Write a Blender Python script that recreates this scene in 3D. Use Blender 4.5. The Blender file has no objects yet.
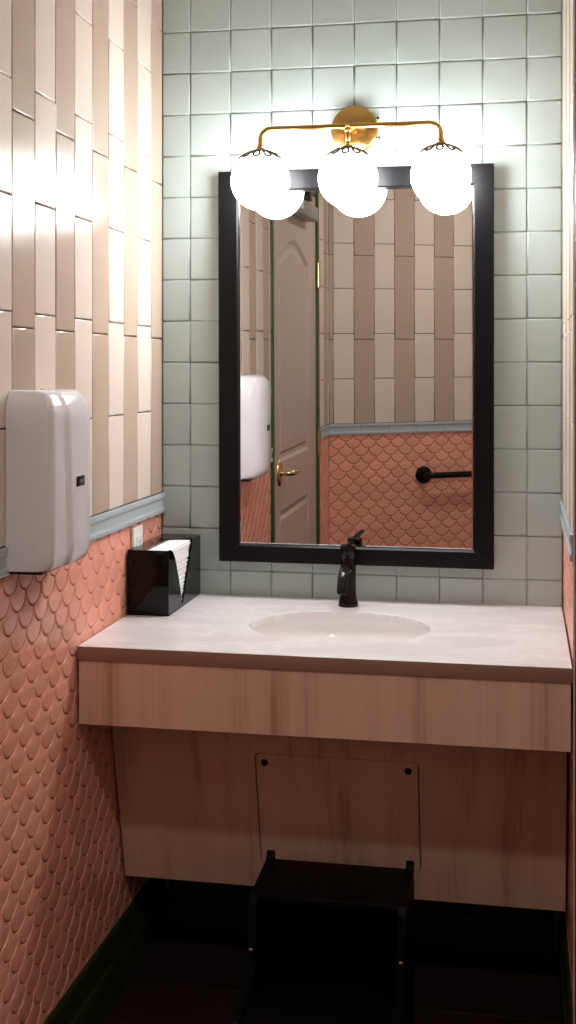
import bpy, bmesh, math, random
from mathutils import Vector, Matrix
random.seed(7)
C = bpy.context.scene
COL = C.collection
R = math.radians

# ------------------------------------------------------------------ camera, world, exposure
F_PX = 1221.69          # focal length in pixels of the 576x1024 frame
cam_data = bpy.data.cameras.new('camera')
cam = bpy.data.objects.new('camera', cam_data)
COL.objects.link(cam)
cam.location = (0.9263, -3.0894, 1.4499)
cam.rotation_euler = (R(90), 0, 0.18879)
cam_data.sensor_fit = 'VERTICAL'
cam_data.sensor_height = 36.0
cam_data.sensor_width = 20.25
cam_data.lens = F_PX / 1024 * 36.0
cam_data.shift_y = -(512 - 367.64) / 1024
cam_data.clip_start = 0.01
C.camera = cam

world = bpy.data.worlds.new('world')
C.world = world
world.use_nodes = True
world.node_tree.nodes['Background'].inputs[0].default_value = (0.5, 0.5, 0.5, 1)
world.node_tree.nodes['Background'].inputs[1].default_value = 0.05

GLOBE_POWER = 14.5       # radiance of the milk glass globes
CEILING_W = 85.0          # weak downlights over the rest of the washroom
C.view_settings.view_transform = 'Standard'
C.view_settings.look = 'None'
C.view_settings.gamma = 1.0
C.view_settings.use_curve_mapping = False
C.view_settings.exposure = 1.55

# ------------------------------------------------------------------ measured layout (metres)
W = 1.0257               # alcove width
YEND = -0.640            # where the right wall of the alcove ends
YC = -2.727              # left wall meets the opposite wall
TH = 0.51645             # the opposite wall runs off at this angle
XR = 1.9                 # right wall of the wider part of the room
CEIL = 2.62
RT, RB = 1.1226, 1.0706  # tile rail top and bottom
CT = 0.86                # counter top
HL, HD = 0.2158, 0.4030  # heights of light and dark wall tiles
PW = 0.108               # wall tile pitch
OW = Vector((math.cos(TH), -math.sin(TH), 0))
ON = Vector((math.sin(TH), math.cos(TH), 0))
OLEN = XR / math.cos(TH)

# ------------------------------------------------------------------ materials
def lin(c):
    return tuple(((v/255)/12.92 if v/255 <= 0.04045 else (((v/255)+0.055)/1.055)**2.4) for v in c)

def mat(name, rgb, rough=0.5, metal=0.0, spec=0.5, noise=0.0, nscale=30.0, bump=0.0, bscale=60.0,
        tone=0.0, coat=0.0, stretch=(1, 1, 1), rvar=0.0):
    m = bpy.data.materials.new(name); m.use_nodes = True
    nt = m.node_tree; b = nt.nodes['Principled BSDF']
    base = (*lin(rgb), 1)
    b.inputs['Base Color'].default_value = base
    b.inputs['Roughness'].default_value = rough
    b.inputs['Metallic'].default_value = metal
    b.inputs['Specular IOR Level'].default_value = spec
    b.inputs['Coat Weight'].default_value = coat
    tc = nt.nodes.new('ShaderNodeTexCoord')
    mp = nt.nodes.new('ShaderNodeMapping'); mp.inputs['Scale'].default_value = stretch
    nt.links.new(tc.outputs['Object'], mp.inputs[0])
    n = nt.nodes.new('ShaderNodeTexNoise'); n.inputs['Scale'].default_value = nscale
    n.inputs['Detail'].default_value = 5
    nt.links.new(mp.outputs[0], n.inputs['Vector'])
    fac = None
    if noise or tone:
        hs = nt.nodes.new('ShaderNodeHueSaturation'); hs.inputs['Color'].default_value = base
        add = nt.nodes.new('ShaderNodeMath'); add.operation = 'MULTIPLY_ADD'
        nt.links.new(n.outputs['Fac'], add.inputs[0]); add.inputs[1].default_value = noise*2
        add.inputs[2].default_value = 1-noise
        last = add.outputs[0]
        if tone:
            at = nt.nodes.new('ShaderNodeAttribute'); at.attribute_name = 'tone'
            m2 = nt.nodes.new('ShaderNodeMath'); m2.operation = 'MULTIPLY_ADD'
            nt.links.new(at.outputs['Fac'], m2.inputs[0]); m2.inputs[1].default_value = tone
            nt.links.new(last, m2.inputs[2]); last = m2.outputs[0]
        nt.links.new(last, hs.inputs['Value'])
        nt.links.new(hs.outputs['Color'], b.inputs['Base Color'])
    if rvar:
        mr = nt.nodes.new('ShaderNodeMapRange'); mr.inputs['To Min'].default_value = max(0, rough-rvar)
        mr.inputs['To Max'].default_value = rough+rvar
        nt.links.new(n.outputs['Fac'], mr.inputs['Value']); nt.links.new(mr.outputs[0], b.inputs['Roughness'])
    if bump:
        n2 = nt.nodes.new('ShaderNodeTexNoise'); n2.inputs['Scale'].default_value = bscale
        n2.inputs['Detail'].default_value = 3
        nt.links.new(tc.outputs['Object'], n2.inputs['Vector'])
        bp = nt.nodes.new('ShaderNodeBump'); bp.inputs['Strength'].default_value = bump
        bp.inputs['Distance'].default_value = 0.002
        nt.links.new(n2.outputs['Fac'], bp.inputs['Height']); nt.links.new(bp.outputs[0], b.inputs['Normal'])
    return m

def wood_mat(name, light, dark):
    m = bpy.data.materials.new(name); m.use_nodes = True
    nt = m.node_tree; b = nt.nodes['Principled BSDF']; L = nt.links.new
    tc = nt.nodes.new('ShaderNodeTexCoord')
    mp = nt.nodes.new('ShaderNodeMapping'); mp.inputs['Scale'].default_value = (1.0, 0.25, 0.035)
    L(tc.outputs['Object'], mp.inputs[0])
    n1 = nt.nodes.new('ShaderNodeTexNoise'); n1.inputs['Scale'].default_value = 17; n1.inputs['Detail'].default_value = 5
    n1.inputs['Distortion'].default_value = 0.08
    L(mp.outputs[0], n1.inputs['Vector'])
    mp2 = nt.nodes.new('ShaderNodeMapping'); mp2.inputs['Scale'].default_value = (1.0, 0.25, 0.015)
    L(tc.outputs['Object'], mp2.inputs[0])
    n2 = nt.nodes.new('ShaderNodeTexNoise'); n2.inputs['Scale'].default_value = 150; n2.inputs['Detail'].default_value = 3
    L(mp2.outputs[0], n2.inputs['Vector'])
    mx = nt.nodes.new('ShaderNodeMath'); mx.operation = 'MULTIPLY_ADD'
    L(n2.outputs['Fac'], mx.inputs[0]); mx.inputs[1].default_value = 0.28
    L(n1.outputs['Fac'], mx.inputs[2])
    cr = nt.nodes.new('ShaderNodeValToRGB'); e = cr.color_ramp.elements
    e[0].position = 0.44; e[0].color = (*lin(dark), 1); e[1].position = 0.74; e[1].color = (*lin(light), 1)
    k = cr.color_ramp.elements.new(0.58); k.color = (*[0.25*a+0.75*c for a, c in zip(lin(dark), lin(light))], 1)
    L(mx.outputs[0], cr.inputs[0]); L(cr.outputs[0], b.inputs['Base Color'])
    b.inputs['Roughness'].default_value = 0.48
    return m

def stone_mat(name):
    m = bpy.data.materials.new(name); m.use_nodes = True
    nt = m.node_tree; b = nt.nodes['Principled BSDF']; L = nt.links.new
    tc = nt.nodes.new('ShaderNodeTexCoord')
    mp = nt.nodes.new('ShaderNodeMapping'); mp.inputs['Scale'].default_value = (1.2, 3.2, 1); mp.inputs['Rotation'].default_value = (0, 0, 0.25)
    L(tc.outputs['Object'], mp.inputs[0])
    n1 = nt.nodes.new('ShaderNodeTexNoise'); n1.inputs['Scale'].default_value = 2.6; n1.inputs['Detail'].default_value = 7
    n1.inputs['Distortion'].default_value = 1.2
    L(mp.outputs[0], n1.inputs['Vector'])
    cr = nt.nodes.new('ShaderNodeValToRGB'); e = cr.color_ramp.elements
    e[0].position = 0.30; e[0].color = (*lin((222, 218, 220)), 1)
    e[1].position = 0.62; e[1].color = (*lin((238, 235, 236)), 1)
    v = cr.color_ramp.elements.new(0.49); v.color = (*lin((232, 228, 229)), 1)
    v = cr.color_ramp.elements.new(0.515); v.color = (*lin((241, 239, 239)), 1)
    v = cr.color_ramp.elements.new(0.55); v.color = (*lin((232, 228, 229)), 1)
    L(n1.outputs['Fac'], cr.inputs[0]); L(cr.outputs[0], b.inputs['Base Color'])
    b.inputs['Roughness'].default_value = 0.22
    return m

def emit_mat(name, rgb, power):
    m = bpy.data.materials.new(name); m.use_nodes = True
    nt = m.node_tree; b = nt.nodes['Principled BSDF']
    b.inputs['Base Color'].default_value = (0.9, 0.9, 0.9, 1)
    b.inputs['Roughness'].default_value = 0.2
    b.inputs['Emission Color'].default_value = (*rgb, 1)
    b.inputs['Emission Strength'].default_value = power
    return m

M = {}
M['grout_pink'] = mat('grout_pink', (96, 44, 36), 0.9, noise=0.06)
M['grout_cream'] = mat('grout_cream', (88, 66, 53), 0.9, noise=0.06)
M['grout_sage'] = mat('grout_sage', (150, 150, 140), 0.9, noise=0.08)
M['pink'] = mat('pink_glazed_tile', (240, 166, 144), 0.24, spec=0.4, noise=0.06, nscale=14, tone=0.07, bump=0.15, bscale=35)
M['cream'] = mat('cream_glazed_tile', (224, 207, 194), 0.22, spec=0.38, noise=0.02, nscale=10, tone=0.035, bump=0.05, bscale=20)
M['taupe'] = mat('taupe_glazed_tile', (186, 164, 146), 0.22, noise=0.03, nscale=12, tone=0.035, bump=0.05, bscale=20)
M['sage'] = mat('sage_glazed_tile', (173, 185, 181), 0.28, noise=0.04, nscale=8, tone=0.035, bump=0.12, bscale=22)
M['rail'] = mat('blue_grey_glazed_trim', (178, 188, 194), 0.18, noise=0.03, nscale=20)
M['green'] = mat('dark_green_paint', (62, 82, 42), 0.42, spec=0.3, noise=0.05, nscale=20)
M['green_base'] = mat('olive_baseboard_paint', (46, 52, 26), 0.5, spec=0.25, noise=0.05, nscale=20)
M['brown'] = mat('dark_brown_wood_trim', (84, 44, 34), 0.4, noise=0.12, nscale=20, stretch=(1, 1, 0.1))
M['plaster'] = mat('ceiling_plaster', (205, 200, 192), 0.9, noise=0.03, bump=0.2)
M['floor'] = mat('dark_floor_tile', (48, 32, 27), 0.5, spec=0.3, noise=0.25, nscale=9, tone=0.15, bump=0.1)
M['floor_grout'] = mat('floor_grout', (34, 28, 25), 0.9)
M['oak'] = wood_mat('pale_oak_laminate', (226, 188, 166), (186, 142, 116))
M['gap_backing'] = mat('dark_gap_backing', (30, 20, 16), 0.6)
M['edge'] = mat('brown_edge_band', (150, 114, 98), 0.45, noise=0.12, nscale=12, stretch=(0.25, 1, 2))
M['stone'] = stone_mat('white_quartz')
M['ceramic'] = mat('white_ceramic', (246, 244, 243), 0.08, coat=0.5)
M['plastic'] = mat('white_gloss_plastic', (232, 229, 235), 0.16, coat=0.3)
M['wplate'] = mat('white_plate_plastic', (240, 238, 234), 0.3)
M['acrylic'] = mat('black_gloss_acrylic', (4, 4, 5), 0.08, spec=0.22)
M['paper'] = mat('white_paper', (245, 244, 243), 0.9, noise=0.02, nscale=80)
M['blackmetal'] = mat('black_metal', (5, 5, 5), 0.2, metal=0.0, spec=0.35)
M['blackwood'] = mat('black_painted_wood', (7, 6, 8), 0.36, spec=0.22, noise=0.15, nscale=40, stretch=(1, 1, .2), bump=0.06)
M['blackplastic'] = mat('black_plastic', (6, 5, 5), 0.55, spec=0.15)
M['brass'] = mat('brushed_brass', (186, 146, 84), 0.24, metal=1.0, noise=0.06, nscale=60, stretch=(0.1, 1, 1), rvar=0.05)
M['hardware'] = mat('polished_brass', (228, 204, 146), 0.22, metal=1.0)
M['bronze'] = mat('aged_brass', (70, 52, 36), 0.5, metal=0.5)
M['chrome'] = mat('chrome', (200, 200, 200), 0.12, metal=1.0)
M['mirror'] = mat('mirror_silver', (236, 236, 234), 0.0, metal=1.0)
M['door'] = mat('taupe_door_paint', (196, 178, 168), 0.35, noise=0.02, bump=0.05)
M['closer'] = mat('grey_closer_paint', (150, 146, 142), 0.4)
M['screwdark'] = mat('dark_screw', (40, 30, 28), 0.35, metal=0.6)
M['labelgrey'] = mat('label_print', (120, 116, 116), 0.5)
M['globe'] = emit_mat('lit_milk_glass', (0.955, 0.98, 1.0), GLOBE_POWER)
M['downlight'] = emit_mat('lit_diffuser', (1.0, 0.95, 0.90), CEILING_W)

# ------------------------------------------------------------------ mesh helpers
class MB:
    """collects geometry in world (or local) coordinates, then links it as ONE mesh object"""
    def __init__(self):
        self.v = []; self.f = []; self.mi = []; self.sm = []; self.tone = []; self.mats = []
    def mid(self, m):
        if m not in self.mats: self.mats.append(m)
        return self.mats.index(m)
    def add(self, verts, faces, m, smooth=False, tone=0.0, T=None):
        o = len(self.v)
        self.v += [tuple(T(*p)) if T else tuple(p) for p in verts]
        k = self.mid(m)
        for f in faces:
            self.f.append([i+o for i in f]); self.mi.append(k); self.sm.append(smooth); self.tone.append(tone)
        return self
    def box(self, a, b, m, bev=0.0, seg=2, T=None, smooth=None):
        bm = bmesh.new()
        bmesh.ops.create_cube(bm, size=1.0)
        for v in bm.verts:
            v.co = Vector(((a[0]+b[0])/2+v.co.x*(b[0]-a[0]), (a[1]+b[1])/2+v.co.y*(b[1]-a[1]), (a[2]+b[2])/2+v.co.z*(b[2]-a[2])))
        if bev:
            bmesh.ops.bevel(bm, geom=bm.edges[:], offset=bev, segments=seg, affect='EDGES', profile=0.5)
        self.bm(bm, m, bool(bev) if smooth is None else smooth, T)
        return self
    def bm(self, bm, m, smooth=False, T=None, tone=0.0):
        bm.verts.ensure_lookup_table(); bm.verts.index_update()
        self.add([v.co[:] for v in bm.verts], [[v.index for v in f.verts] for f in bm.faces], m, smooth, tone, T)
        bm.free(); return self
    def tube(self, pts, r, m, n=14, caps=True, T=None, closed=False, flat=1.0):
        pts = [Vector(p) for p in pts]; N = len(pts)
        rr = r if isinstance(r, (list, tuple)) else [r]*N
        V = []; Fc = []
        up = None
        for i, p in enumerate(pts):
            if closed: t = pts[(i+1) % N]-pts[i-1]
            else: t = pts[min(i+1, N-1)]-pts[max(i-1, 0)]
            t.normalize()
            if up is None:
                up = Vector((0, 0, 1)) if abs(t.z) < 0.9 else Vector((1, 0, 0))
            up = (up - t*up.dot(t)).normalized(); s = t.cross(up)
            for k in range(n):
                a = 2*math.pi*k/n
                V.append(p + up*math.cos(a)*rr[i]*flat + s*math.sin(a)*rr[i])
        for i in range(N if closed else N-1):
            j = (i+1) % N
            for k in range(n):
                Fc.append([i*n+k, i*n+(k+1) % n, j*n+(k+1) % n, j*n+k])
        if caps and not closed:
            Fc.append(list(range(n))[::-1]); Fc.append([(N-1)*n+k for k in range(n)])
        return self.add(V, Fc, m, True, 0, T)
    def lathe(self, prof, m, c=(0, 0, 0), n=40, axis='z', T=None, smooth=True):
        V = []; Fc = []
        for r, h in prof:
            for k in range(n):
                a = 2*math.pi*k/n; x, y = r*math.cos(a), r*math.sin(a)
                p = (x, y, h) if axis == 'z' else ((x, h, y) if axis == 'y' else (h, x, y))
                V.append((c[0]+p[0], c[1]+p[1], c[2]+p[2]))
        for i in range(len(prof)-1):
            for k in range(n):
                Fc.append([i*n+k, i*n+(k+1) % n, (i+1)*n+(k+1) % n, (i+1)*n+k])
        if prof[0][0] > 1e-5: Fc.append(list(range(n))[::-1])
        if prof[-1][0] > 1e-5: Fc.append([(len(prof)-1)*n+k for k in range(n)])
        return self.add(V, Fc, m, smooth, 0, T)
    def sweep(self, prof, a, b, out, m, T=None):
        """profile (out, z) extruded along the straight run a->b"""
        a = Vector(a); b = Vector(b); out = Vector(out); n = len(prof)
        V = [p + out*q[0] + Vector((0, 0, q[1])) for p in (a, b) for q in prof]
        Fc = [[i, (i+1) % n, n+(i+1) % n, n+i] for i in range(n)]
        Fc += [list(range(n))[::-1], [n+i for i in range(n)]]
        return self.add(V, Fc, m, False, 0, T)
    def plate(self, loops, t, m, T=None, bevel=0.0):
        """2D outline with holes (u,v), thickness t in w, centred on w=0"""
        cu = bpy.data.curves.new('tmp', 'CURVE'); cu.dimensions = '2D'; cu.fill_mode = 'BOTH'
        cu.extrude = t/2 - bevel; cu.bevel_depth = bevel; cu.bevel_resolution = 1
        cu.offset = -bevel
        for lp in loops:
            s = cu.splines.new('POLY'); s.points.add(len(lp)-1)
            for q, p in zip(s.points, lp): q.co = (p[0], p[1], 0, 1)
            s.use_cyclic_u = True
        ob = bpy.data.objects.new('tmp', cu); COL.objects.link(ob)
        dg = bpy.context.evaluated_depsgraph_get()
        me = bpy.data.meshes.new_from_object(ob.evaluated_get(dg))
        self.add([v.co[:] for v in me.vertices], [list(p.vertices) for p in me.polygons], m, False, 0, T)
        bpy.data.objects.remove(ob); bpy.data.curves.remove(cu); bpy.data.meshes.remove(me)
        return self
    def build(self, name, parent=None, local=False, fix=True, origin=None):
        off = Vector((0, 0, 0))
        if parent and not local:
            p = parent
            while p: off += p.location; p = p.parent
        if origin is not None: off = Vector(origin)
        me = bpy.data.meshes.new(name)
        me.from_pydata([Vector(v)-off for v in self.v], [], self.f)
        for m in self.mats: me.materials.append(M[m])
        for i, p in enumerate(me.polygons):
            p.material_index = self.mi[i]; p.use_smooth = self.sm[i]
        if any(self.tone):
            at = me.attributes.new('tone', 'FLOAT', 'FACE'); at.data.foreach_set('value', self.tone)
        if fix:
            bm = bmesh.new(); bm.from_mesh(me)
            bmesh.ops.recalc_face_normals(bm, faces=bm.faces[:]); bm.to_mesh(me); bm.free()
        me.update()
        o = bpy.data.objects.new(name, me); COL.objects.link(o)
        if parent: o.parent = parent
        if origin is not None: o.location = off
        return o

def sharp(o, ang=35):
    me = o.data
    bm = bmesh.new(); bm.from_mesh(me)
    for e in bm.edges:
        if len(e.link_faces) == 2 and e.calc_face_angle(0) > R(ang): e.smooth = False
    bm.to_mesh(me); bm.free()
    return o

def tag(o, label=None, cat=None, group=None, kind=None):
    if label: o['label'] = label
    if cat: o['category'] = cat
    if group: o['group'] = group
    if kind: o['kind'] = kind
    return o

def thing(name, loc, label, cat, group=None, kind=None, rot=None):
    o = bpy.data.objects.new(name, None); COL.objects.link(o); o.location = loc
    if rot: o.rotation_euler = rot
    return tag(o, label, cat, group, kind)

def ellipse(cx, cy, a, b, n=72):
    return [(cx+a*math.cos(2*math.pi*k/n), cy+b*math.sin(2*math.pi*k/n)) for k in range(n)]

def rrect(x0, y0, x1, y1, r, n=5):
    out = []
    for cx, cy, a0 in ((x1-r, y1-r, 0), (x0+r, y1-r, 90), (x0+r, y0+r, 180), (x1-r, y0+r, 270)):
        for k in range(n+1):
            a = R(a0+90*k/n); out.append((cx+r*math.cos(a), cy+r*math.sin(a)))
    return out

# ------------------------------------------------------------------ tiled wall surfaces
def tile(mb, T, u0, u1, v0, v1, m, gap=0.0011, h=0.0065, bev=0.0022, tilt=0.0003):
    """one glazed tile with a pillowed edge, slightly out of true; the grout plane is w=0"""
    if u1-u0 < 0.006 or v1-v0 < 0.006: return
    a, b, c, d = u0+gap, u1-gap, v0+gap, v1-gap
    j = [random.uniform(-tilt, tilt) for _ in range(3)]
    def hh(u, v):
        return h + j[0]*((u-a)/(b-a)*2-1) + j[1]*((v-c)/(d-c)*2-1) + j[2]*0.5
    ring0 = [(a, c, -0.001), (b, c, -0.001), (b, d, -0.001), (a, d, -0.001)]
    ring1 = [(p[0], p[1], hh(p[0], p[1])-bev*0.75) for p in ring0]
    def ins(s, dh):
        return [(x, y, hh(x, y)-dh) for x, y in ((a+s, c+s), (b-s, c+s), (b-s, d-s), (a+s, d-s))]
    ring2 = ins(bev*0.45, bev*0.22); ring3 = ins(bev*1.3, 0.0)
    V = ring0+ring1+ring2+ring3
    Fc = []
    for q in range(3):
        for k in range(4):
            Fc.append([q*4+k, q*4+(k+1) % 4, q*4+4+(k+1) % 4, q*4+4+k])
    t = random.uniform(-1, 1)
    mb.add(V, Fc, m, True, t, T)
    mb.add(ring3, [[0, 1, 2, 3]], m, False, t, T)

def scale_field(mb, T, u0, u1, v0, v1, pw, ph, pu, pv):
    """fish-scale tiles: tips at (pu, pv), columns pw apart, rows ph apart and half a tile over"""
    r = pw/2
    def outline():
        P = []
        for k in range(13):                    # lower half round
            a = math.pi + math.pi*k/12
            P.append((r*math.cos(a), ph*math.sin(a)))
        for k in range(1, 7):                  # right shoulder, hollow
            a = R(270) - R(90)*k/6
            P.append((r+r*math.cos(a), ph+ph*math.sin(a)))
        # goes from (r,0) up to (0,ph)
        P = P[:13] + [(r + r*math.cos(R(270)-R(90)*k/6), ph + ph*math.sin(R(270)-R(90)*k/6)) for k in range(1, 7)]
        P += [(-x, y) for x, y in P[13:18][::-1]]
        return P
    O = outline()
    bm = bmesh.new()
    lay = bm.faces.layers.float.new('tone')
    n = len(O)
    cen = (0, -0.12*ph)
    rows0 = int((v0-pv)/ph)-2; rows1 = int((v1-pv)/ph)+2
    for i in range(rows0, rows1+1):
        tip = pv + i*ph
        cy = tip + ph
        if cy+ph < v0 or tip > v1: continue
        shift = (i % 2)*r
        c0 = int((u0-pu-shift)/pw)-2; c1 = int((u1-pu-shift)/pw)+2
        for j in range(c0, c1+1):
            cx = pu + shift + j*pw
            if cx+r < u0 or cx-r > u1: continue
            tx = random.uniform(-.0005, .0005); ty = random.uniform(-.0005, .0005)
            tone = random.uniform(-1, 1)
            rings = []
            for s, w in ((0.955, -0.001), (0.95, 0.0022), (0.915, 0.0034), (0.82, 0.0036), (0.68, 0.0033), (0.58, 0.0037), (0.0, 0.0042)):
                if s == 0.0:
                    rings.append([bm.verts.new((cx+cen[0], cy+cen[1], w))]); continue
                rings.append([bm.verts.new((cx+cen[0]+(x-cen[0])*s, cy+cen[1]+(y-cen[1])*s,
                              w + (tx*x/r+ty*y/r if w > 0 else 0))) for x, y in O])
            for q in range(len(rings)-2):
                for k in range(n):
                    f = bm.faces.new((rings[q][k], rings[q][(k+1) % n], rings[q+1][(k+1) % n], rings[q+1][k])); f[lay] = tone
            for k in range(n):
                f = bm.faces.new((rings[-2][k], rings[-2][(k+1) % n], rings[-1][0])); f[lay] = tone
    for co, no in (((u0, 0, 0), (-1, 0, 0)), ((u1, 0, 0), (1, 0, 0)), ((0, v0, 0), (0, -1, 0)), ((0, v1, 0), (0, 1, 0))):
        bmesh.ops.bisect_plane(bm, geom=bm.verts[:]+bm.edges[:]+bm.faces[:], plane_co=co, plane_no=no, clear_outer=True)
    bm.verts.index_update()
    o = len(mb.v); mb.v += [tuple(T(*v.co)) for v in bm.verts]; k = mb.mid('pink')
    for f in bm.faces:
        mb.f.append([v.index+o for v in f.verts]); mb.mi.append(k); mb.sm.append(True); mb.tone.append(f[lay])
    bm.free()

def striped_field(mb, T, bounds, dark0, z0, z1, hl=HL, hd=HD):
    """upright wall tiles: alternating taupe (tall) and cream (short) columns above the rail"""
    for i in range(len(bounds)-1):
        dark = (i % 2 == 0) == dark0
        h = hd if dark else hl
        k = 0
        while RT + k*h < z1:
            tile(mb, T, bounds[i], bounds[i+1], RT+k*h, min(z1, RT+(k+1)*h), 'taupe' if dark else 'cream', gap=0.0013, tilt=0.0004)
            k += 1

G = 0.006   # grout plane sits this far behind the tile faces
def quad(mb, T, u0, u1, v0, v1, m, th=0.1):
    V = [(u, v, w) for w in (-th, 0) for u, v in ((u0, v0), (u1, v0), (u1, v1), (u0, v1))]
    Fc = [[0, 3, 2, 1], [4, 5, 6, 7], [0, 1, 5, 4], [1, 2, 6, 5], [2, 3, 7, 6], [3, 0, 4, 7]]
    mb.add(V, Fc, m, False, 0, T)

BB = 0.154
DY0, DY1, DZ = 1.415, 2.428, 2.20    # door opening incl. casing along the left wall (distance from back wall)

# left wall: u = distance from the back wall, normal +x
TL = lambda u, v, w: (w-G, -u, v)
mb = MB()
quad(mb, TL, 0.0, DY0, 0, RB+0.01, 'grout_pink'); quad(mb, TL, 0.0, DY0, RB+0.01, CEIL, 'grout_cream')
quad(mb, TL, DY1, 2.727, 0, RB+0.01, 'grout_pink'); quad(mb, TL, DY1, 2.727, RB+0.01, CEIL, 'grout_cream')
quad(mb, TL, DY0, DY1, DZ, CEIL, 'grout_cream')
scale_field(mb, TL, 0.0, DY0, BB-0.002, RB+0.003, 0.0737, 0.0375, 0.965, 0.952)
scale_field(mb, TL, DY1, 2.727, BB-0.002, RB+0.003, 0.0737, 0.0375, 0.965, 0.952)
def cols(a, b, first):
    out = [a]; x = first
    while x < b-1e-4:
        if x > a+1e-4: out.append(x)
        x += PW
    return out+[b]
bl = cols(0.0, DY0, 0.0996)
striped_field(mb, TL, bl, True, RT, CEIL)
first = 0.0996+PW*math.ceil((DY1-0.0996)/PW)
kcol = math.floor((DY1-0.0996)/PW)+1
striped_field(mb, TL, cols(DY1, 2.727, first), kcol % 2 == 0, RT, CEIL)
tag(mb.build('wall_left', fix=False), 'left wall, salmon fish-scale tiles below and cream and taupe striped tiles above', 'wall', kind='structure')

# back wall behind the mirror: square sage tiles
TB = lambda u, v, w: (u, w*1.0-G if False else -(w-G), v)
mb = MB()
quad(mb, TB, -0.1, W+0.1, 0, CEIL, 'grout_sage')
ub = cols(0.0, W, 0.0758)
vb = [0.9232+PW*k for k in range(-1, 17)]
for i in range(len(ub)-1):
    for j in range(len(vb)-1):
        jx = random.uniform(-.0005, .0005); jy = random.uniform(-.0005, .0005)
        tile(mb, TB, ub[i]+(jx if i else 0), ub[i+1]+(jx if i < len(ub)-2 else 0), vb[j]+jy, min(CEIL, vb[j+1]+jy), 'sage', gap=0.0007, tilt=0.0007, bev=0.003)
tag(mb.build('wall_back', fix=False), 'back wall of square grey-green tiles behind the mirror', 'wall', kind='structure')

# right wall of the alcove: normal -x
TR = lambda u, v, w: (W-(w-G), -u, v)
mb = MB()
quad(mb, TR, 0.0, -YEND, 0, RB+0.01, 'grout_pink'); quad(mb, TR, 0.0, -YEND, RB+0.01, CEIL, 'grout_cream')
scale_field(mb, TR, 0.0, -YEND, BB-0.002, RB+0.003, 0.0737, 0.0375, 0.0, 0.952)
striped_field(mb, TR, cols(0.0, -YEND, 0.0996), True, RT, CEIL)
tag(mb.build('wall_right', fix=False), 'right wall of the alcove, cream tiles over salmon fish-scale tiles', 'wall', kind='structure')

# opposite wall, seen in the mirror
O0 = Vector((0, YC, 0))
def TO(u, v, w):
    p = O0 + OW*u + ON*(w-G); return (p.x, p.y, v)
mb = MB()
quad(mb, TO, -0.06, OLEN+0.1, 0, RB+0.01, 'grout_pink'); quad(mb, TO, -0.06, OLEN+0.1, RB+0.01, CEIL, 'grout_cream')
scale_field(mb, TO, 0.0, OLEN, BB-0.002, RB+0.003, 0.0776, 0.0370, 0.3197, 0.892)
o_cols = [0.0]; x = 0.0235
while x < OLEN: o_cols.append(x); x += 0.1055
o_cols.append(OLEN)
striped_field(mb, TO, o_cols, True, RT, CEIL)
tag(mb.build('wall_front', fix=False), 'opposite wall seen in the mirror, striped tiles over salmon fish-scale tiles', 'wall', kind='structure')

# the wider part of the room on the right (outside the frame)
mb = MB(); mb.box((W+0.1, YEND-0.0, 0), (XR+0.1, YEND+0.1, CEIL), 'cream')
mb.box((W+0.0, YEND+0.0, 0), (W+0.1, YEND+0.001, CEIL), 'cream')
tag(mb.build('wall_right_return'), 'plain wall beside the alcove, outside the picture', 'wall', kind='structure')
mb = MB(); mb.box((XR, YC-1.4, 0), (XR+0.1, YEND, CEIL), 'cream')
tag(mb.build('wall_right_far'), 'plain wall on the far right, outside the picture', 'wall', kind='structure')

# floor: large dark tiles; ceiling
mb = MB()
mb.box((-0.1, -4.2, -0.1), (XR+0.1, 0.1, -0.003), 'floor_grout')
TF = lambda u, v, w: (u, v, w-0.0065)
yy = 0.0
for j in range(26):
    off = -(j % 2)*0.4
    for i in range(4):
        a = max(off+0.8*i, 0.0); b = min(off+0.8*(i+1), XR)
        if b-a > 0.02: tile(mb, TF, a, b, -0.16*(j+1), -0.16*j, 'floor', tilt=0.0001, bev=0.001)
tag(mb.build('floor', fix=False), 'very dark brown plank tile floor', 'floor', kind='structure')
mb = MB(); mb.box((-0.1, -4.2, CEIL), (XR+0.1, 0.1, CEIL+0.1), 'plaster')
tag(mb.build('ceiling'), 'plain off-white ceiling above the picture', 'ceiling', kind='structure')

# tile rail (dado trim)
RP = [(0, RB), (.0135, RB), (.0155, RB+.003), (.0158, RB+.009), (.0135, RB+.0125), (.0095, RB+.014), (.0085, RB+.020),
      (.0085, RB+.030), (.0100, RB+.0345), (.0145, RB+.0375), (.0165, RB+.042), (.0165, RB+.048), (.0150, RB+.0515), (.012, RT), (0, RT)]
RS = 0.42
def rail(mb, a, b, out, start, pitch, back=0.0):
    a = Vector(a); b = Vector(b); d = (b-a); L = d.length; d.normalize()
    s = 0.0; e = start
    while s < L-0.002:
        e = min(e, L)
        mb.sweep([(q[0]*RS, q[1]) for q in RP], a+d*(s+(0.0006 if s else 0)), a+d*(e-(0.0006 if e < L else 0)), out, 'rail')
        s = e; e += pitch
mb = MB(); rail(mb, (0, -0.0005, 0), (0, -DY0, 0), (1, 0, 0), 0.144, 0.312)
tag(mb.build('trim_1'), 'blue-grey glazed tile rail along the left wall', 'wall trim', kind='structure')
mb = MB(); rail(mb, (0, -DY1, 0), (0, YC+0.008, 0), (1, 0, 0), 0.15, 0.147)
rail(mb, O0+OW*0.016, O0+OW*OLEN, ON, 0.147, 0.147)
mb.sweep([(q[0]*RS, q[1]) for q in RP], O0+OW*0.0005, O0+OW*0.016, ON, 'rail')
tag(mb.build('trim_2'), 'blue-grey glazed tile rail along the opposite wall in the mirror', 'wall trim', kind='structure')
mb = MB(); rail(mb, (W, -0.0005, 0), (W, YEND, 0), (-1, 0, 0), 0.144, 0.312)
tag(mb.build('trim_3'), 'blue-grey glazed tile rail along the right wall', 'wall trim', kind='structure')
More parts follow.
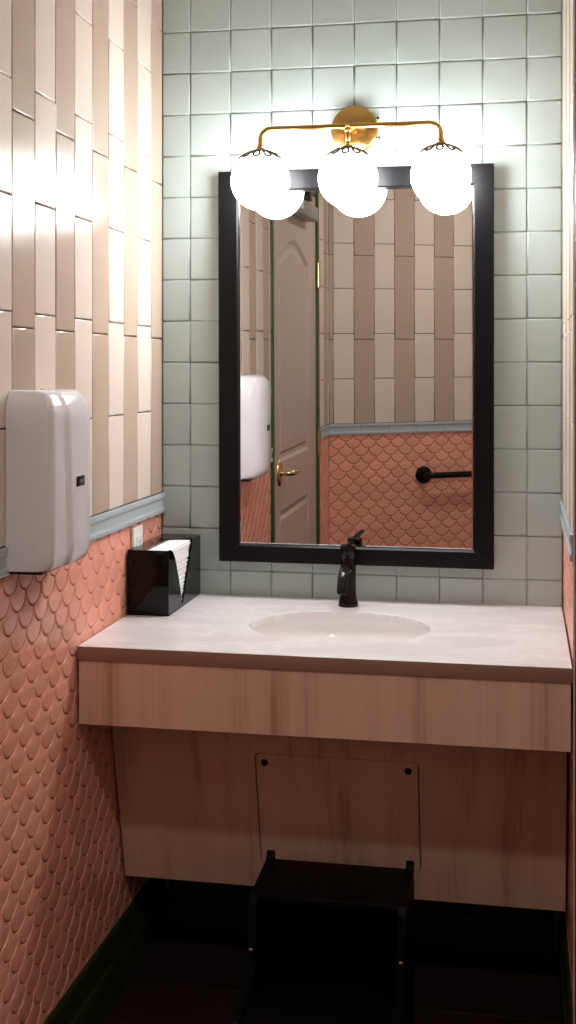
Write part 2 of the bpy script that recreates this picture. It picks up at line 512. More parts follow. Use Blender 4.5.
mb = MB(); mb.box((W+0.003, YEND-0.022, 0), (W+0.09, YEND, CEIL), 'brown', bev=0.003)
tag(mb.build('trim_4'), 'dark brown upright trim at the end of the right wall', 'wall trim', kind='structure')

# green baseboards
BP = [(0, 0), (.020, 0), (.020, .072), (.018, .080), (.0165, .0856), (.011, .0885), (.011, .128), (.0125, .134), (.0125, .146), (.010, .151), (.004, BB), (0, BB)]
mb = MB(); mb.sweep(BP, (-G, 0, 0), (-G, -DY0, 0), (1, 0, 0), 'green_base'); mb.sweep(BP, (-G, -DY1, 0), (-G, YC+0.01, 0), (1, 0, 0), 'green_base')
tag(mb.build('baseboard_left'), 'dark green stepped baseboard under the left fish-scale wall', 'baseboard', kind='structure')
mb = MB(); mb.sweep(BP, (W+G, 0, 0), (W+G, YEND, 0), (-1, 0, 0), 'green_base')
tag(mb.build('baseboard_right'), 'dark green stepped baseboard on the right wall', 'baseboard', kind='structure')
mb = MB(); mb.sweep(BP, (0.02, 0, 0), (W-0.02, 0, 0), (0, -1, 0), 'green_base')
tag(mb.build('baseboard_back'), 'dark green baseboard in the shade under the vanity', 'baseboard', kind='structure')

# ------------------------------------------------------------------ door in the left wall (seen in the mirror)
door = thing('door_1', (0, -1.92, 0), 'pale taupe two-panel arched door in the mirror', 'door', kind='structure')
mb = MB()
for (a, b) in ((DY0, DY0+0.034), (DY1-0.034, DY1)):
    mb.box((-0.10, -b, 0), (0.007, -a, DZ), 'green', bev=0.004)
mb.box((-0.10, -DY1+0.034, DZ-0.034), (0.003, -DY0-0.034, DZ), 'green', bev=0.004)
sharp(mb.build('door_frame', door))
DL0, DL1, DTOP = DY0+0.037, DY1-0.037, DZ-0.037
TD = lambda u, v, w: (w-0.012, -u, v)
def arch(u0, u1, v0, v1, rise, ins=0.0, n=20):
    u0 += ins; u1 -= ins; v0 += ins; v1 -= ins
    P = [(u0, v0), (u1, v0)]
    if rise <= 0: return P+[(u1, v1), (u0, v1)]
    for k in range(n+1):
        t = k/n; x = u1+(u0-u1)*t
        P.append((x, v1 + (rise-ins*0.3)*max(0.0, math.sin(math.pi*t))**1.15))
    return P
pan = [(1.588, 2.215, 1.05, 1.85, 0.080), (1.588, 2.215, 0.20, 0.86, 0.0)]
mb = MB()
mb.plate([[(DL0, 0.008), (DL1, 0.008), (DL1, DTOP), (DL0, DTOP)]]+[arch(*p) for p in pan], 0.016, 'door', T=lambda u, v, w: TD(u, v, w+0.0))
mb.box((-0.056, -DL1, 0.008), (-0.020, -DL0, DTOP), 'door')
for p in pan:      # moulded recess and raised field
    A = arch(*p); B = arch(*p, ins=0.012); Cc = arch(*p, ins=0.026); D = arch(*p, ins=0.040)
    n = len(A)
    V = [(u, v, 0.008) for u, v in A]+[(u, v, -0.002) for u, v in B]+[(u, v, -0.003) for u, v in Cc]+[(u, v, 0.005) for u, v in D]
    Fc = []
    for q in range(3):
        for k in range(n): Fc.append([q*n+k, q*n+(k+1) % n, (q+1)*n+(k+1) % n, (q+1)*n+k])
    Fc.append([3*n+k for k in range(n)])
    mb.add(V, Fc, 'door', False, 0, TD)
mb.build('door_leaf', door)
for z in (0.26, 1.061, 1.815):
    mb = MB()
    y = -(DY1-0.036)
    mb.tube([(0.010, y, z-0.055), (0.010, y, z+0.055)], 0.0075, 'hardware')
    for q in range(5):
        mb.tube([(0.010, y, z-0.055+q*0.0222+0.001), (0.010, y, z-0.055+q*0.0222+0.019)], 0.0085, 'hardware')
    mb.box((-0.009, y, z-0.055), (-0.0085+0.001, y+0.032, z+0.055), 'hardware')
    mb.lathe([(0.0, -0.064), (0.004, -0.062), (0.006, -0.055)], 'hardware', (0.010, y, z), n=12)
    mb.lathe([(0.006, 0.055), (0.004, 0.062), (0.0, 0.064)], 'hardware', (0.010, y, z), n=12)
    sharp(mb.build('hinge', door))
mb = MB()
hy, hz = -1.572, 1.012
TH_ = lambda u, v, w: (w-0.004, hy-u, hz+v)
mb.add(*(lambda E, Fi: ([(u*1.0, v, 0.0) for u, v in E]+[(u*0.95, v*0.97, 0.006) for u, v in E]+[(u*0.78, v*0.88, 0.009) for u, v in E],
        [[q*40+k, q*40+(k+1) % 40, (q+1)*40+(k+1) % 40, (q+1)*40+k] for q in range(2) for k in range(40)]+[[80+k for k in range(40)]]))(ellipse(0, 0, 0.031, 0.052, 40), 0), 'hardware', True, 0, TH_)
mb.tube([(-0.004, hy, hz), (0.030, hy, hz)], 0.0105, 'hardware')
mb.tube([(0.030, hy, hz), (0.044, hy-0.003, hz), (0.052, hy-0.014, hz), (0.053, hy-0.04, hz+0.001), (0.052, hy-0.095, hz-0.001), (0.049, hy-0.108, hz-0.002)],
        [0.0105, 0.0105, 0.0105, 0.0095, 0.0088, 0.0070], 'hardware')
sharp(mb.build('door_handle', door), 50)
clo = MB()
clo.box((-0.008, -2.16, 2.030), (0.052, -1.80, 2.090), 'closer', bev=0.006)
clo.tube([(0.022, -1.98, 2.090), (0.022, -1.98, 2.112)], 0.013, 'screwdark')
clo.box((0.012, -2.000, 2.104), (0.030, -1.72, 2.114), 'screwdark', bev=0.002)
clo.tube([(0.022, -1.73, 2.100), (0.022, -1.73, 2.126)], 0.009, 'screwdark')
clo.box((0.014, -2.05, 2.116), (0.028, -1.72, 2.124), 'screwdark', bev=0.002)
clo.box((0.014, -2.09, 2.108), (0.038, -2.03, 2.150), 'screwdark', bev=0.003)
clo.box((-0.008, -1.80, 2.046), (0.056, -1.70, 2.094), 'wplate', bev=0.004)  # whiter block stands in for the lit face of the closer cover
sharp(clo.build('door_closer', door))

# ------------------------------------------------------------------ vanity
CF = -0.630
ctop = thing('countertop', (W/2, -0.3, CT-0.03), 'white veined counter with a brown front edge and an oval sink cut-out', 'countertop')
mb = MB()
hole = ellipse(0.5175, -0.328, 0.2065, 0.166, 96)
mb.plate([[(0.0015, -0.002), (W-0.0015, -0.002), (W-0.0015, CF+0.0015), (0.0015, CF+0.0015)], hole], 0.016, 'stone', T=lambda u, v, w: (u, v, w+CT-0.008), bevel=0.0012)
mb.build('counter_slab', ctop)
mb = MB(); mb.box((0.0015, CF+0.0014, CT-0.030), (W-0.0015, CF+0.040, CT-0.0162), 'edge')
mb.box((0.0015, CF, CT-0.030), (W-0.0015, CF+0.0014, CT-0.0012), 'edge', bev=0.0004)
tag(mb.build('edge_band', ctop), 'brown front edge')

van = thing('vanity_cabinet', (W/2, -0.4, 0.242), 'pale oak vanity front with a sloping knee panel under the white counter', 'cabinet')
mb = MB()
mb.box((0.004, CF+0.004, 0.694), (W-0.004, CF+0.024, 0.829), 'oak')
mb.box((0.004, CF+0.024, 0.694), (W-0.004, CF+0.11, 0.710), 'oak')
mb.build('apron', van)
# knee panel: slopes back towards the floor
PA = Vector((0, -0.316, 0.2455)); PS = Vector((0, -0.252, 1.0)).normalized()   # foot of the panel and its up direction
PN = Vector((0, -1.0, -0.252)).normalized()
def TP(u, v, w):
    p = PA + PS*v + PN*w; return (u, p.y, p.z)
ax0, ax1, ay0, ay1 = 0.338, 0.702, 0.070, 0.345
mb = MB()
mb.plate([[(0.004, 0), (W-0.004, 0), (W-0.004, 0.452), (0.004, 0.452)], rrect(ax0-0.003, ay0-0.003, ax1+0.003, ay1+0.003, 0.011)], 0.018, 'oak', T=lambda u, v, w: TP(u, v, w-0.009))
mb.plate([rrect(ax0-0.02, ay0-0.02, ax1+0.02, ay1+0.02, 0.010)], 0.003, 'gap_backing', T=lambda u, v, w: TP(u, v, w-0.0195))  # dark backing sheet, darkens the gap round the access panel
mb.build('knee_panel', van)
mb = MB()
mb.plate([rrect(ax0, ay0, ax1, ay1, 0.009)], 0.0165, 'oak', T=lambda u, v, w: TP(u, v, w-0.0097), bevel=0.0006)
acc = mb.build('access_panel', van)
tag(acc, 'removable panel held by dark screws')
for u in (ax0+0.019, ax1-0.021):
    mb = MB()
    Pm = TP(u, ay1-0.021, -0.002)
    n = 20
    prof = [(0.0, 0.0035), (0.004, 0.0032), (0.0075, 0.0018), (0.0082, -0.001)]
    V = []; Fc = []
    for r_, h_ in prof:
        for k in range(n):
            a = 2*math.pi*k/n; V.append(TP(u+r_*math.cos(a), ay1-0.021+r_*math.sin(a), h_-0.0002))
    for q in range(3):
        for k in range(n): Fc.append([q*n+k, q*n+(k+1) % n, (q+1)*n+(k+1) % n, (q+1)*n+k])
    mb.add(V, Fc, 'screwdark', True)
    for a in (0, 1):
        d = (0.0045, 0.0008) if a == 0 else (0.0008, 0.0045)
        mb.add([TP(u+sx*d[0], ay1-0.021+sy*d[1], 0.0036) for sx, sy in ((-1, -1), (1, -1), (1, 1), (-1, 1))], [[0, 1, 2, 3]], 'acrylic')
    mb.build('screw', acc)

# undermount basin
sink = thing('sink', (0.5175, -0.328, CT-0.03-0.145), 'white oval ceramic basin set under the counter', 'sink')
mb = MB()
A, B = 0.212, 0.172
def ring(s, z, n=72): return [(0.5175+A*s*math.cos(2*math.pi*k/n), -0.328+B*s*math.sin(2*math.pi*k/n), z) for k in range(n)]
zt = CT-0.0165
prof = [(1.10, zt), (1.0, zt)]
for k in range(1, 15):
    t = k/14; prof.append((math.cos(t*math.pi/2)**0.80*0.985+0.015 if k < 14 else 0.075, zt-0.112*math.sin(t*math.pi/2)**1.0))
outer = [(0.075, zt-0.127)]+[(max(0.1, math.cos((1-k/10)*math.pi/2)**0.80*1.04), zt-0.010-0.116*math.sin((1-k/10)*math.pi/2)) for k in range(1, 11)]+[(1.10, zt-0.010)]
allr = prof+outer
V = []
for s, z in allr: V += ring(s, z)
n = 72; N = len(allr)
Fc = [[q*n+k, q*n+(k+1) % n, ((q+1) % N)*n+(k+1) % n, ((q+1) % N)*n+k] for q in range(N) for k in range(n)]
mb.add(V, Fc, 'ceramic', True)
sharp(mb.build('basin', sink), 60)
mb = MB(); mb.lathe([(0.0, 0.004), (0.014, 0.004), (0.016, 0.001), (0.021, 0.0035), (0.0245, 0.001), (0.024, -0.01)], 'chrome', (0.5175, -0.328, zt-0.111))
mb.build('drain', sink)

# faucet
FX, FY = 0.505, -0.090
fau = thing('faucet', (FX, FY, CT), 'black single-lever faucet behind the oval sink', 'faucet')
mb = MB()
mb.lathe([(0.0, 0.0), (0.0245, 0.0), (0.0248, 0.004), (0.0235, 0.012), (0.0210, 0.022), (0.0195, 0.036), (0.0190, 0.07), (0.0190, 0.118), (0.0186, 0.1195), (0.0, 0.1195)], 'blackmetal', (FX, FY, CT), n=48)
sharp(mb.build('faucet_body', fau), 50)
mb = MB()
mb.lathe([(0.0, 0.1200), (0.0184, 0.1200), (0.0195, 0.1215), (0.0195, 0.148), (0.0185, 0.151), (0.012, 0.1525), (0.0, 0.153)], 'blackmetal', (FX, FY, CT), n=48)
mb.tube([(FX, FY-0.004, CT+0.150), (FX+0.004, FY-0.014, CT+0.154), (FX+0.010, FY-0.028, CT+0.159), (FX+0.015, FY-0.040, CT+0.163)], [0.0065, 0.0065, 0.0055, 0.0048], 'blackmetal', n=16)
sharp(mb.build('lever', fau), 50)
mb = MB()
pts = []; rad = []
P0, P1, P2, P3 = Vector((FX, FY-0.008, CT+0.088)), Vector((FX, FY-0.060, CT+0.104)), Vector((FX, FY-0.104, CT+0.096)), Vector((FX, FY-0.110, CT+0.050))
for k in range(17):
    t = k/16; p = P0*(1-t)**3+P1*3*t*(1-t)**2+P2*3*t*t*(1-t)+P3*t**3
    pts.append(p); rad.append(0.0135-0.0015*t)
mb.tube(pts, rad, 'blackmetal', n=24)
mb.lathe([(0.0, -0.0015), (0.009, -0.0015), (0.0112, 0.0), (0.0112, 0.004)], 'screwdark', (pts[-1].x, pts[-1].y, pts[-1].z), n=24)
sharp(mb.build('spout', fau), 60)

# ------------------------------------------------------------------ mirror, leaning very slightly forward
MIRX, MIRZ = 0.5115, 0.953
TAU, PSI = 0.0106, -0.00484
mir = thing('wall_mirror', (MIRX, -0.002, MIRZ), 'tall rectangular mirror in a flat black wooden frame above the sink', 'mirror', rot=(TAU, 0, PSI))
MW, MH, FW = 0.697, 0.999, 0.052
x0, x1 = -MW/2, MW/2
FT = 0.034
yb = -0.004
corners_o = [(x0, 0), (x1, 0), (x1, MH), (x0, MH)]
corners_i = [(x0+FW, FW*0.86), (x1-FW+0.002, FW*0.86), (x1-FW+0.002, MH-FW), (x0+FW, MH-FW)]
mb = MB()
for k in range(4):                     # four mitred mouldings with a hairline between them
    a, b = corners_o[k], corners_o[(k+1) % 4]; c, d = corners_i[(k+1) % 4], corners_i[k]
    ax = Vector((b[0]-a[0], b[1]-a[1])).normalized(); g = 0.00025
    a = (a[0]+ax.x*g, a[1]+ax.y*g); b = (b[0]-ax.x*g, b[1]-ax.y*g); c = (c[0]-ax.x*g, c[1]-ax.y*g); d = (d[0]+ax.x*g, d[1]+ax.y*g)
    inn = Vector((-ax.y, ax.x))
    def off(p, s, e): return (p[0]+inn.x*s+ax.x*e, p[1]+inn.y*s+ax.y*e)
    V = []
    for (s, y) in ((0, yb), (0, yb-FT+0.002)):
        V += [(a[0], y, a[1]), (b[0], y, b[1])]
    a2, b2 = off(a, 0.002, 0.002), off(b, 0.002, -0.002)
    V += [(a2[0], yb-FT, a2[1]), (b2[0], yb-FT, b2[1])]
    d2, c2 = off(d, -0.004, -0.004), off(c, -0.004, 0.004)
    V += [(d2[0], yb-FT, d2[1]), (c2[0], yb-FT, c2[1])]
    V += [(d[0], yb-FT+0.004, d[1]), (c[0], yb-FT+0.004, c[1])]
    V += [(d[0], yb-0.018, d[1]), (c[0], yb-0.018, c[1])]
    V += [(d[0], yb, d[1]), (c[0], yb, c[1])]
    m_ = 7
    Fc = [[2*i, 2*i+1, 2*((i+1) % m_)+1, 2*((i+1) % m_)] for i in range(m_)]
    Fc += [[2*i for i in range(m_)][::-1], [2*i+1 for i in range(m_)]]
    mb.add(V, Fc, 'blackwood')
mb.build('mirror_frame', mir, local=True)
mb = MB()
ix0, ix1, iz0, iz1 = corners_i[0][0]-0.004, corners_i[1][0]+0.004, corners_i[0][1]-0.004, corners_i[2][1]+0.004
yg = yb-0.0245
bw, bd = 0.008, 0.0012
V = [(ix0, yg+bd, iz0), (ix1, yg+bd, iz0), (ix1, yg+bd, iz1), (ix0, yg+bd, iz1),
     (ix0+bw, yg, iz0+bw), (ix1-bw, yg, iz0+bw), (ix1-bw, yg, iz1-bw), (ix0+bw, yg, iz1-bw),
     (ix0, yg+0.005, iz0), (ix1, yg+0.005, iz0), (ix1, yg+0.005, iz1), (ix0, yg+0.005, iz1)]
Fc = [[4, 5, 6, 7]]+[[k, (k+1) % 4, 4+(k+1) % 4, 4+k] for k in range(4)]+[[k, (k+1) % 4, 8+(k+1) % 4, 8+k] for k in range(4)]+[[8, 9, 10, 11]]
mb.add(V, Fc, 'mirror')
mb.build('mirror_glass', mir, local=True)
mb = MB(); mb.box((ix0+0.01, yb-0.006, iz0+0.01), (ix1-0.01, yb-0.001, iz1-0.01), 'blackwood')
mb.build('backing_board', mir, local=True)

# ------------------------------------------------------------------ vanity light
LX, LZ, LY = 0.511, 2.039, -0.137
light = thing('vanity_light', (0.510, 0, 2.054), 'brass three-globe vanity light on the wall above the mirror', 'wall lamp')
mb = MB(); mb.lathe([(0.0, -0.002), (0.060, -0.002), (0.0605, -0.012), (0.0595, -0.017), (0.056, -0.020), (0.020, -0.0225), (0.012, -0.024), (0.0, -0.024)], 'brass', (0.510, 0, 2.054), n=64, axis='y')
bp = sharp(mb.build('backplate', light), 45)
for dz in (0.028, -0.022):
    mb = MB(); xk = 0.510+math.sqrt(0.0605**2-dz**2)
    mb.tube([(xk-0.003, -0.009, 2.054+dz), (xk+0.004, -0.009, 2.054+dz)], 0.0016, 'screwdark', n=10)
    mb.tube([(xk+0.004, -0.009, 2.054+dz), (xk+0.009, -0.009, 2.054+dz)], 0.0036, 'screwdark', n=14)
    mb.build('thumb_screw', bp)
gx = (0.2925, LX, 0.7365); GZ, GR = 1.911, 0.0725
mb = MB()
br = 0.028; pts = []
pts.append((gx[0], LY, GZ+GR+0.012))
for k in range(9):
    a = R(180-90*k/8); pts.append((gx[0]+br+br*math.cos(a), LY, LZ-br+br*math.sin(a)))
pts += [(gx[0]+0.12, LY, LZ), (LX, LY, LZ), (gx[2]-0.12, LY, LZ)]
for k in range(9):
    a = R(90-90*k/8); pts.append((gx[2]-br+br*math.cos(a), LY, LZ-br+br*math.sin(a)))
pts.append((gx[2], LY, GZ+GR+0.012))
mb.tube(pts, 0.0062, 'brass', n=18)
mb.tube([(LX-0.019, LY, LZ), (LX+0.019, LY, LZ)], 0.0080, 'brass', n=20)
sharp(mb.build('crossbar', light), 50)
mb = MB()
mb.tube([(0.510, -0.022, 2.054), (0.5105, -0.06, 2.050), (LX, LY, LZ)], 0.0072, 'brass', n=18)
mb.tube([(LX, LY-0.006, LZ), (LX, LY-0.0125, LZ)], [0.006, 0.004], 'brass', n=16)
mb.build('wall_stub', light)
mb = MB()
mb.tube([(LX, LY, LZ), (LX, LY, GZ+GR+0.010)], 0.0058, 'brass', n=18)
mb.tube([(LX, LY, LZ-0.007), (LX, LY, LZ-0.014)], 0.0085, 'brass', n=18)
mb.build('centre_stem', light)
for x in gx:
    mb = MB(); bmx = bmesh.new(); bmesh.ops.create_uvsphere(bmx, u_segments=64, v_segments=40, radius=GR)
    for v in bmx.verts: v.co += Vector((x, LY, GZ))
    mb.bm(bmx, 'globe', True)
    g = mb.build('glass_globe', light)
    mb = MB()
    mb.lathe([(0.0, GR+0.016), (0.0085, GR+0.016), (0.0095, GR+0.013), (0.0082, GR+0.010), (0.0115, GR+0.007), (0.0135, GR+0.0035), (0.0140, GR-0.0005), (0.0, GR-0.001)], 'brass', (x, LY, GZ), n=28)
    sharp(mb.build('globe_cup', g), 50)
    mb = MB()
    rs = GR+0.0018; NP = 10
    def sph(pol, az): return (x+rs*math.sin(pol)*math.cos(az), LY+rs*math.sin(pol)*math.sin(az), GZ+rs*math.cos(pol))
    for k in range(NP):
        az0 = 2*math.pi*(k+0.5)/NP; pts = []
        for q in range(26):
            t = 2*math.pi*q/26
            pol = R(27)+R(16.5)*-math.cos(t)
            wdt = R(15.0)*(0.62+0.38*(-math.cos(t)))
            pts.append(sph(pol, az0+wdt*math.sin(t)))
        mb.tube(pts, 0.0036, 'bronze', n=8, closed=True)
    pts = [sph(R(10.5), 2*math.pi*q/30) for q in range(30)]
    mb.tube(pts, 0.0040, 'bronze', n=8, closed=True)
    mb.build('petal_cap', g)

# ------------------------------------------------------------------ towel dispenser on the left wall
DYc, DZ0, DZ1 = -0.872, 1.078, 1.408
disp = thing('towel_dispenser', (0, DYc, DZ0), 'tall white glossy paper towel dispenser on the left wall', 'towel dispenser')
def section(z):
    """half-open outline of the housing at height z, from the near edge round to the far edge"""
    t = (z-DZ0)/(DZ1-DZ0)
    rt, rb = 0.052, 0.040
    hgt = DZ1-DZ0
    a = 1.0
    if DZ1-z < rt: a = math.sqrt(max(0.0, 1-((rt-(DZ1-z))/rt)**2))
    bscale = 1.0
    if z-DZ0 < rb: bscale = (0.80+0.20*math.sqrt(max(0, 1-((rb-(z-DZ0))/rb)**2)))
    d = 0.60+0.40*a
    dep = bscale*d
    nar = 1.0-0.20*(1-a)
    c = -0.052-0.026*t
    key = [(-0.124, 0.0), (-0.1235, 0.030), (-0.1225, 0.060), (-0.1205, 0.078), (-0.1175, 0.0855), (-0.112, 0.0895),
           (-0.104, 0.0915), (c-0.012, 0.0945), (c-0.004, 0.0955), (c+0.003, 0.1005), (c+0.012, 0.1030), (0.0, 0.1035), (0.030, 0.1020), (0.052, 0.0980),
           (0.074, 0.0905), (0.093, 0.078), (0.105, 0.062), (0.114, 0.040), (0.119, 0.018), (0.120, 0.0)]
    return [(x*dep, DYc+y*nar) for y, x in key]
mb = MB(); zs = [DZ0]+[DZ0+0.040*(1-math.cos(R(90*k/8))) for k in range(1, 9)]+[DZ0+0.040+(DZ1-0.052-DZ0-0.040)*k/10 for k in range(1, 10)]+[DZ1-0.052+0.052*math.sin(R(90*k/12)) for k in range(0, 13)]
V = []; nsec = len(section(DZ0))
for z in zs: V += [(x+0.0015, y, z) for x, y in section(z)]
Fc = []
for i in range(len(zs)-1):
    for k in range(nsec-1): Fc.append([i*nsec+k, i*nsec+k+1, (i+1)*nsec+k+1, (i+1)*nsec+k])
    Fc.append([i*nsec+nsec-1, i*nsec, (i+1)*nsec, (i+1)*nsec+nsec-1])
Fc.append(list(range(nsec))[::-1]); Fc.append([(len(zs)-1)*nsec+k for k in range(nsec)])
mb.add(V, Fc, 'plastic', True)
sharp(mb.build('cover', disp), 45)
mb = MB()
mb.box((0.001, DYc-0.118, DZ0-0.006), (0.070, DYc+0.112, DZ0+0.001), 'screwdark', bev=0.002)
mb.box((0.015, DYc-0.10, DZ0-0.008), (0.060, DYc+0.095, DZ0-0.0055), 'blackplastic')
mb.build('outlet_slot', disp)
mb = MB()
mb.box((0.103, DYc-0.036, 1.226), (0.1065, DYc+0.004, 1.245), 'blackplastic', bev=0.0008)
for (a, b, c) in ((-0.011, -0.008, 0.007), (-0.006, -0.003, 0.006), (-0.001, 0.002, 0.006), (0.004, 0.007, 0.007)):
    mb.box((0.1066, DYc+a-0.011, 1.2325), (0.1068, DYc+b-0.011, 1.2325+c), 'labelgrey')
mb.box((0.1066, DYc-0.022, 1.2295), (0.1068, DYc-0.003, 1.2302), 'labelgrey')
tag(mb.build('badge', disp), 'small black rectangular badge')
mb = MB(); mb.tube([(0.030, DYc-0.02, DZ1-0.0005), (0.030, DYc-0.02, DZ1+0.0012)], 0.004, 'screwdark', n=14)
mb.build('lock', disp)

# ------------------------------------------------------------------ outlet on the left wall
outl = thing('wall_outlet', (0, -0.222, 0.945), 'white electrical outlet on the fish-scale wall behind the black napkin holder', 'outlet')
mb = MB(); mb.box((-0.001, -0.258, 0.945), (0.0065, -0.186, 1.061), 'wplate', bev=0.0025)
sharp(mb.build('cover_plate', outl))
mb = MB(); mb.box((0.0062, -0.2395, 0.968), (0.0095, -0.2045, 1.038), 'wplate', bev=0.001)
for z in (0.984, 1.020):
    for y in (-0.228, -0.216): mb.box((0.0094, y-0.0008, z), (0.0097, y+0.0008, z+0.008), 'blackplastic')
mb.build('socket', outl)

# ------------------------------------------------------------------ napkin holder
bx0, bx1, by0, by1, bz0, bz1 = 0.0035, 0.1055, -0.3000, -0.0085, CT+0.0005, 1.0155
hold = thing('napkin_holder', ((bx0+bx1)/2, (by0+by1)/2, bz0), 'black glossy acrylic napkin holder in the left corner of the counter', 'napkin holder')
t = 0.003
mb = MB(); mb.box((bx0, by0, bz0), (bx1, by1, bz0+t), 'acrylic', bev=0.0004); mb.build('base', hold)
mb = MB(); mb.box((bx0, by0, bz0+t), (bx1, by0+t, bz1), 'acrylic', bev=0.0004); mb.build('front_panel', hold)
mb = MB(); mb.box((bx0, by1-t, bz0+t), (bx1, by1, bz1), 'acrylic', bev=0.0004); mb.build('back_panel', hold)
mb = MB(); mb.box((bx0, by0+t, bz0+t), (bx0+t, by1-t, bz1), 'acrylic', bev=0.0004); mb.build('side_panel', hold)
mb = MB()
cut = [(-0.284, 1.0155), (-0.262, 1.008), (-0.244, 0.990), (-0.228, 0.965), (-0.213, 0.938), (-0.200, 0.912), (-0.191, 0.888), (-0.184, 0.872), (-0.176, 0.868),
       (-0.171, 0.876), (-0.082, 1.0155)]
side = [(by0+t, bz0+t)]+[(by1-t, bz0+t), (by1-t, bz1)]+cut[::-1]+[(by0+t, bz1)]
mb.plate([side], t, 'acrylic', T=lambda u, v, w: (bx1-t/2+w, u, v)); tag(mb.build('side_panel', hold), 'side panel with a curved cut-out')
mb = MB()
lid = [(bx0+t, by0+t), (0.046, by0+t), (0.046, -0.100), (bx1-t, -0.076), (bx1-t, by1-t), (bx0+t, by1-t)]
mb.plate([lid], t, 'acrylic', T=lambda u, v, w: (u, v, bz1-t/2+w)); mb.build('lid', hold)
proto = None
NN = 30; dz = (bz1-0.0035-(bz0+t+0.0006))/NN
for k in range(NN):
    zc = bz0+t+0.0006+dz*k
    f = k/(NN-1)
    back = -0.170+0.086*f
    if proto is None:
        m_ = MB(); Lh = 0.055; hx = 0.0265; th = dz*0.94
        # a folded sheet: two leaves joined by a rounded fold on the +x side
        prof = [(-hx, 0.0), (hx-th/2, 0.0)]+[(hx-th/2+th/2*math.sin(R(18*q)), th/2-th/2*math.cos(R(18*q))) for q in range(1, 10)]+[(hx-th/2, th), (-hx, th), (-hx, th*0.56), (hx-th, th*0.52), (hx-th, th*0.48), (-hx, th*0.44)]
        n = len(prof)
        V = [(a, y, b) for y in (-Lh, Lh) for a, b in prof]
        Fc = [[i, (i+1) % n, n+(i+1) % n, n+i] for i in range(n)]+[list(range(n))[::-1], [n+i for i in range(n)]]
        m_.add(V, Fc, 'paper')
        o = m_.build('napkin'); proto = o
    else:
        o = proto.copy(); COL.objects.link(o)
    j = random.uniform(-.003, .003)
    o.location = (0.0735+random.uniform(-.0012, .0012), (-0.2935+back)/2+j, zc)
    o.scale = (1, (back+0.2935)/2/0.0565, 1)
    if k == NN-1: tag(o, 'topmost folded white paper napkin lying in the black holder', 'napkin', 'folded napkins in the black holder')
    else: tag(o, 'folded white paper napkin in the stack under the topmost one in the black holder', 'napkin', 'folded napkins in the black holder')

# ------------------------------------------------------------------ grab bar on the opposite wall (seen in the mirror)
gb0 = O0+OW*0.490; gb1 = O0+OW*1.404; gz = 0.864
def onw(s, w, z): p = O0+OW*s+ON*w; return Vector((p.x, p.y, z))
bar = thing('grab_bar', onw(0.947, 0, gz), 'black horizontal grab bar on the fish-scale wall seen in the mirror', 'grab bar')
mb = MB()
pts = [onw(0.490, 0.004, gz)]+[onw(0.490+0.032*(1-math.cos(R(a))), 0.030+0.026*math.sin(R(a)), gz) for a in range(0, 91, 15)]
pts += [onw(1.404-0.032*(1-math.cos(R(a))), 0.030+0.026*math.sin(R(a)), gz) for a in range(90, -1, -15)]+[onw(1.404, 0.004, gz)]
mb.tube(pts, 0.0150, 'blackmetal', n=20); mb.build('bar', bar)
for s in (0.490, 1.404):
    mb = MB(); n = 36
    V = []; Fc = []
    pr = [(0.042, -0.001), (0.042, 0.008), (0.038, 0.012), (0.020, 0.014)]
    for r_, w_ in pr:
        for k in range(n):
            a = 2*math.pi*k/n; V.append(onw(s+r_*math.cos(a), w_, gz+r_*math.sin(a)))
    for q in range(3):
        for k in range(n): Fc.append([q*n+k, q*n+(k+1) % n, (q+1)*n+(k+1) % n, (q+1)*n+k])
    Fc += [list(range(n)), [3*n+k for k in range(n)]]
    mb.add(V, Fc, 'blackmetal', True); sharp(mb.build('flange', bar), 50)

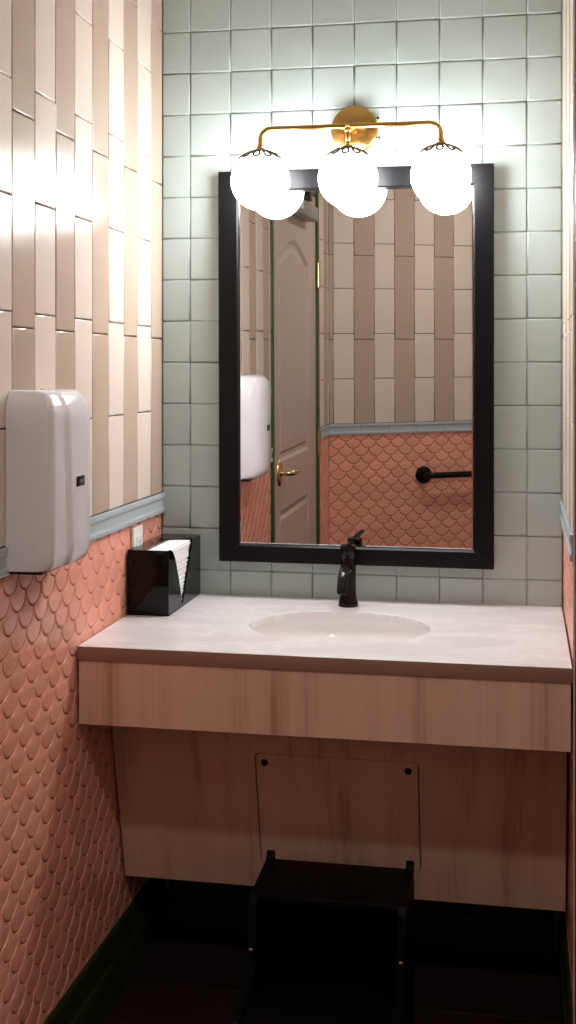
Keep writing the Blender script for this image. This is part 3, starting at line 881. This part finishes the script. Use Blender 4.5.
# ------------------------------------------------------------------ black step stool under the vanity
sx0, sx1 = 0.376, 0.698
st = thing('step_stool', ((sx0+sx1)/2, -0.64, 0), 'black two-step stool standing under the vanity', 'step stool')
prof = [(-0.44, 0.0), (-0.44, 0.376), (-0.445, 0.384), (-0.455, 0.387), (-0.463, 0.383), (-0.468, 0.372), (-0.628, 0.362), (-0.640, 0.350), (-0.665, 0.205), (-0.800, 0.192), (-0.812, 0.180), (-0.850, 0.0),
        (-0.800, 0.0), (-0.775, 0.075), (-0.530, 0.075), (-0.505, 0.0)]
for x in (sx0, sx1-0.016):
    mb = MB(); mb.plate([prof], 0.016, 'blackplastic', T=lambda u, v, w, x=x: (x+0.008+w, u, v), bevel=0.001)
    sp = mb.build('side_frame', st)
    xo = x if x == sx0 else x+0.016
    sg = -1 if x == sx0 else 1
    for (y, z) in ((-0.6560, 0.262), (-0.70, 0.180), (-0.8160, 0.162)):
        mb = MB(); mb.lathe([(0.0, -0.0025), (0.004, -0.002), (0.0058, 0.0)], 'chrome', (x+0.008, 0, 0), n=16)
        mb.v = [(x+0.008+(v[0]-x-0.008), y-(0.0 if True else 0), z+v[1]) if False else (v[0], (y+ (v[2])), z+v[1]) for v in mb.v]
        # button screw facing the front edge of the side frame
        mb.v = [(v[0], v[1]-0.0005, v[2]) for v in mb.v]
        if (y, z) != (-0.70, 0.180):
            mb.build('screw', sp)
mb = MB(); mb.box((sx0+0.016, -0.632, 0.350), (sx1-0.016, -0.444, 0.366), 'blackplastic', bev=0.002)
mb.build('upper_step', st)
mb = MB(); mb.box((sx0+0.016, -0.800, 0.168), (sx1-0.016, -0.560, 0.184), 'blackplastic', bev=0.002)
mb.build('lower_step', st)
mb = MB(); mb.box((sx0+0.016, -0.452, 0.15), (sx1-0.016, -0.440, 0.350), 'blackplastic', bev=0.001)
mb.build('back_brace', st)

# ------------------------------------------------------------------ ceiling downlights over the wider part of the room
for i, (x, y) in enumerate(((0.9, -2.3),)):
    dl = thing('ceiling_light', (x, y, CEIL), 'round recessed ceiling light above the door side of the room', 'ceiling light')
    mb = MB(); mb.lathe([(0.070, 0.0), (0.092, 0.0), (0.092, -0.004), (0.086, -0.008), (0.072, -0.008), (0.070, 0.0)], 'wplate', (x, y, CEIL)); mb.build('trim_ring', dl)
    mb = MB(); mb.lathe([(0.0, -0.004), (0.070, -0.004), (0.070, -0.001), (0.0, -0.001)], 'downlight', (x, y, CEIL)); mb.build('diffuser', dl)
